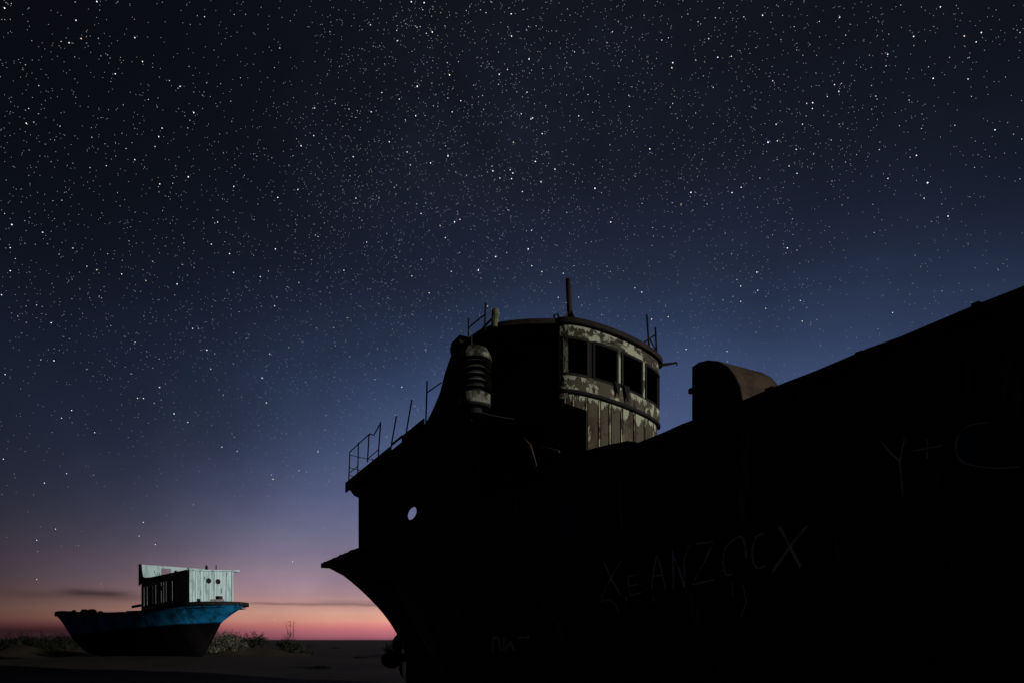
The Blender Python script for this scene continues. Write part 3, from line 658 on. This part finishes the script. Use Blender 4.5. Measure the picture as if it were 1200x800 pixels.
for h_ in hl:
    b = MB(); kbox(b, h_[0]-.04, h_[0]+.02, -CW-.04, -CW+.02, h_[2], h_[3]); kbox(b, h_[1]-.02, h_[1]+.04, -CW-.04, -CW+.02, h_[2], h_[3]); kbox(b, h_[0]+.021, h_[1]-.021, -CW-.035, -CW+.02, h_[3]-.05, h_[3]+.02)
    b.build('window_frame', M['frame_wood'], boat)
b = MB(); boards(b, -CL, -.055, .25, lambda lo, hi, z0, z1, j: kbox(b, lo, hi, CW-.04, CW+j, z0, z1)); b.build('far_side_wall', M['side_wood'], boat)
b = MB(); boards(b, -CW+.045, CW-.045, .25, lambda lo, hi, z0, z1, j: kbox(b, -CL, -CL+.05, lo, hi, z0, z1)); b.build('end_wall', M['side_wood'], boat)
for y_ in (-CW-.03, CW-.07):
    b = MB(); kbox(b, .022, .06, y_, y_+.10, ZB, CT-.03); b.build('corner_post', M['white_wood'], boat)
b = MB(); kbox(b, -CL-.1, .16, -CW-.10, CW+.22, CT-.02, CT+.06); b.build('cabin_roof', M['white_wood'], boat)
b = MB(); kbox(b, -CL-.1, -.02, -CW-.125, -CW-.102, CT-.16, CT+.075); b.build('roof_fascia', M['tar'], boat)
for yy in (1.41-CW, 2.135-CW):
    zc = 5.5-OZ; b = MB(); vs = []; n = 20
    for k in range(n):
        a = 2*math.pi*k/n
        for rad, dx in ((.125, .05), (.175, .05), (.175, .0), (.125, .0)): vs.append((.02+dx, yy+rad*math.cos(a), zc+rad*math.sin(a)))
    b.add(vs, [(4*k+j, 4*k+(j+1) % 4, 4*((k+1) % n)+(j+1) % 4, 4*((k+1) % n)+j) for k in range(n) for j in range(4)]); ph = b.build('porthole', M['tar'], fw)
    b = MB(); b.add([(.03, yy+.13*math.cos(2*math.pi*k/n), zc+.13*math.sin(2*math.pi*k/n)) for k in range(n)]+[(.022, yy+.13*math.cos(2*math.pi*k/n), zc+.13*math.sin(2*math.pi*k/n)) for k in range(n)],
        [tuple(range(n)), tuple(range(n, 2*n))]+[(k, (k+1) % n, n+(k+1) % n, n+k) for k in range(n)]); b.build('porthole_glass', M['black'], ph)
# white board screen standing on the cabin roof, with a square opening
p0 = Vector((-CL+.05, -CW+.02)); p1 = Vector((-2.4, CW-.05)); dv = (p1-p0); ln = dv.length; dv.normalize(); pn = Vector((dv.y, -dv.x))
def sb(mb, t0, t1, z0, z1, th=.05):
    c = [p0+dv*t0, p0+dv*t1, p0+dv*t1-pn*th, p0+dv*t0-pn*th]
    f0 = [K(q.x, q.y, CT+.062)[2] for q in c]; sc_ = lambda t: lerp(t, [(0, 1.02), (ln, .42)])
    zz = [sc_(t0), sc_(t1), sc_(t1), sc_(t0)]
    mb.hexa([(q.x, q.y, f+z0*h_) for q, f, h_ in zip(c, f0, zz)]+[(q.x, q.y, f+z1*h_) for q, f, h_ in zip(c, f0, zz)])
b = MB(); o0, o1 = 1.15, 1.75
t = 0
while t < ln-.01:
    t2 = min(ln, t+.3)
    for c0, c1 in zip(*(lambda L_: (L_, L_[1:]))(sorted({t, t2} | {c for c in (o0, o1) if t < c < t2}))):
        if o0 <= (c0+c1)/2 <= o1: sb(b, c0, c1, 0, .25); sb(b, c0, c1, .8, 1)
        else: sb(b, c0, c1, 0, 1)
    t = t2
b.build('roof_screen', M['white_wood'], boat)
b = MB(); za = K(-CL, -CW, CT)[2]
b.add([(-CL-.1, -CW-.14, za-.35), (-CL+.8, -CW-.14, za+.06), (-CL+.35, -CW-.14, za+.25), (-CL+.12, -CW-.14, za+1.1), (-CL-.1, -CW-.14, za+1.12)]+[(-CL-.1, -CW-.09, za-.35), (-CL+.8, -CW-.09, za+.06), (-CL+.35, -CW-.09, za+.25), (-CL+.12, -CW-.09, za+1.1), (-CL-.1, -CW-.09, za+1.12)],
      [(0, 1, 2, 3, 4), (9, 8, 7, 6, 5)]+[(i, (i+1) % 5, 5+(i+1) % 5, 5+i) for i in range(5)]); b.build('screen_end', M['tar'], boat)
# roof fittings
def on_roof(x, y, z): return K(x, y, CT+.06+z)
b = MB(); b.tube([on_roof(-.5, .0, 0), on_roof(-.5, .0, .1), on_roof(-.5, .0, .14), on_roof(-.5, .0, .34), on_roof(-.5, 0, .4)], [.17, .16, .09, .07, .03], 12); b.build('navigation_lamp', M['tar'], boat)
b = MB(); b.tube([on_roof(-.5, .75, 0), on_roof(-.5, .75, .06), on_roof(-.5, .75, .1), on_roof(-.5, .75, .42)], [.1, .09, .035, .03], 10); b.build('roof_stub', M['tar'], boat)
b = MB(); kbox(b, -.2, .12, CW+.225, CW+.5, CT-.02, CT+.09); b.build('roof_bracket', M['white_wood'], boat)
b = MB(); kbox(b, -CL-1.0, -CL-.105, -CW-.05, -CW+.08, CT-1.75, CT-1.58); b.build('projecting_beam', M['tar'], boat)
b = MB()
xs_ = [x_*.01 for x_ in range(-60, 255)]
def near_x(px):
    return min(xs_, key=lambda x_: abs((OX+BX*x_-QX*bb(x_))/(OY+BY*x_-QY*bb(x_))-(px-600)/800))
nx = [near_x(p_) for p_ in (246, 250, 254, 258, 262)]
for x0, x1 in zip(nx, nx[1:]):
    z0, z1 = bs(x0)+.06, bs(x1)+.06; y0, y1 = -bb(x0)-.0, -bb(x1)-.0
    b.hexa([(x0, y0, z0), (x1, y1, z1), (x1, y1+.05, z1), (x0, y0+.05, z0), (x0, y0, z0+.15), (x1, y1, z1+.15), (x1, y1+.05, z1+.15), (x0, y0+.05, z0+.15)])
b.build('name_board', M['plate'], boat)
x0 = near_x(253); b = MB(); b.box(x0-.2, x0+.12, -bb(x0)+.12, -bb(x0)+.4, bs(x0)+.03, bs(x0)+.42); b.build('stern_bitts', M['dark_rust'], boat)
# heaps on the foredeck
for x, y, r in ((-12.4, -1.2, .35), (-11.8, -1.0, .42), (-11.2, -1.35, .3), (-13.6, -1.3, .22), (-10.6, -1.1, .28)):
    b = MB(); n = 10
    b.lathe((x, y), [(r*1.1, bs(x)-.3), (r*rr.uniform(.8, 1), bs(x)-.3+r*.9), (r*.55, bs(x)+r*.7), (.02, bs(x)+r*.8)], n); b.build('deck_debris', M['bush'], boat)
b = MB(); b.box(-6.3, -5.1, -1.9, -1.5, bs(-5.5)-.2, bs(-5.5)+.15); b.build('hatch_coaming', M['deck_red'], boat)

# ================================================================== PLANTS
def clump(name, label, cat, x, y, w_, hh, mat, n=500, group=None, seed=0, spire=None):
    r = random.Random(seed); z0 = ground_z(x, y); b = MB()
    root = bpy.data.objects.new(name, None)
    for i in range(n):
        a = r.uniform(0, 6.283); rad = w_*.5*math.sqrt(r.random()); bx, by = rad*math.cos(a), rad*.7*math.sin(a)
        hgt = hh*(.35+.65*r.random())*(1-.55*(rad/(w_*.5))**2)*(.55+.9*abs(noise.noise(Vector((x+bx*1.4, by*1.4, seed)))+.3))
        gz = ground_z(x+bx, y+by)-z0-.03
        lx, ly = r.gauss(0, .36)*hgt, r.gauss(0, .36)*hgt; wd_ = r.uniform(.006, .016)*(1+hgt*.5); ca_, sa_ = math.cos(a*7), math.sin(a*7)
        m0 = (bx+lx*.35, by+ly*.35, gz+hgt*.55); t0 = (bx+lx, by+ly, gz+hgt)
        b.add([(bx-wd_*ca_, by-wd_*sa_, gz), (bx+wd_*ca_, by+wd_*sa_, gz), (m0[0]+wd_*ca_, m0[1]+wd_*sa_, m0[2]), (m0[0]-wd_*ca_, m0[1]-wd_*sa_, m0[2]), t0], [(0, 1, 2, 3), (3, 2, 4)])
        for _ in range(6):
            f_ = r.uniform(.25, 1); px_, py_, pz_ = bx+lx*f_, by+ly*f_, gz+hgt*f_; dx, dy = r.gauss(0, .12), r.gauss(0, .12)
            b.add([(px_, py_, pz_), (px_+dx, py_+dy, pz_+r.uniform(.02, .16)), (px_+dx*.5+.03, py_+dy*.5, pz_+.01)], [(0, 1, 2)])
    if spire:
        for k in range(spire[1]):
            lx = r.gauss(0, .12); b.tube([(lx, 0, 0), (lx*1.5, 0, spire[0]*.6), (lx*2+r.gauss(0, .06), 0, spire[0]*r.uniform(.8, 1))], [.03, .02, .008], 5)
            for j in range(40):
                f_ = r.uniform(.4, 1); c = Vector((lx*2*f_, 0, spire[0]*f_*.95)); dx, dz = r.gauss(0, .13), r.uniform(.0, .15)
                b.add([c, (c.x+dx, r.gauss(0, .1), c.z+dz), (c.x+dx*.6+.03, 0, c.z+dz*.5)], [(0, 1, 2)])
    o = b.build(name, mat); o.location = (x, y, z0); o['label'] = label; o['category'] = cat
    if group: o['group'] = group
    return o
def gp(px, Yw): return ((px-600)/800*Yw, Yw)
G = 'bushes along the horizon behind the boat'
clump('grass_clump', 'pale lit grass clump just right of the blue stern', 'grass', *gp(262, 53), 3.4, 1.35, M['bush_pale'], 900, G, 1)
clump('grass_clump', 'tall thin grass clump close under the blue stern', 'grass', *gp(247, 52), 1.8, 1.8, M['bush_pale'], 420, G, 2)
clump('bush', 'darker low bush right of the pale lit grass', 'bush', *gp(290, 55), 3.4, 1.1, M['bush'], 600, G, 3)
clump('bush', 'low bush with an upright twig spire, alone on the horizon', 'bush', *gp(341, 56), 2.4, 1.2, M['bush'], 420, G, 4, spire=(2.4, 3))
clump('bush', 'tiny bush between the twig spire and the large wreck', 'bush', *gp(358, 70), 1.6, 1.3, M['bush'], 160, G, 5)
clump('bush', 'low bush close by the propeller of the large wreck', 'bush', *gp(468, 62), 2.8, 1.3, M['bush'], 400, G, 6)
clump('bush', 'grey bush behind the bow of the small boat', 'bush', *gp(68, 66), 5.5, 1.5, M['bush_dark'], 900, G, 7)
clump('bush', 'low wide bush at the far left edge of the photo', 'bush', *gp(10, 66), 6.5, 1.3, M['bush_dark'], 900, G, 8)
clump('bush', 'sparse bush midway between the left edge and the small boat', 'bush', *gp(40, 72), 4.5, 1.1, M['bush_dark'], 500, G, 9)
G2 = 'dark tufts on the open sand'
for k, (px, py, w_, lb) in enumerate([(375, 783, .9, 'dark flat tuft on the sand nearest the camera'), (422, 772, 1.0, 'dark flat tuft on the sand nearest the propeller'), (365, 756.5, 2.6, 'dark flat tuft farthest out toward the horizon'), (392, 759, 2.0, 'dark flat tuft on the sand under the stern overhang, near the horizon')]):
    Yw = 1.6*800/(py-749); clump('dry_tuft', lb, 'tuft', *gp(px, Yw), w_, .1, M['bush_dark'], 160, G2, 20+k)
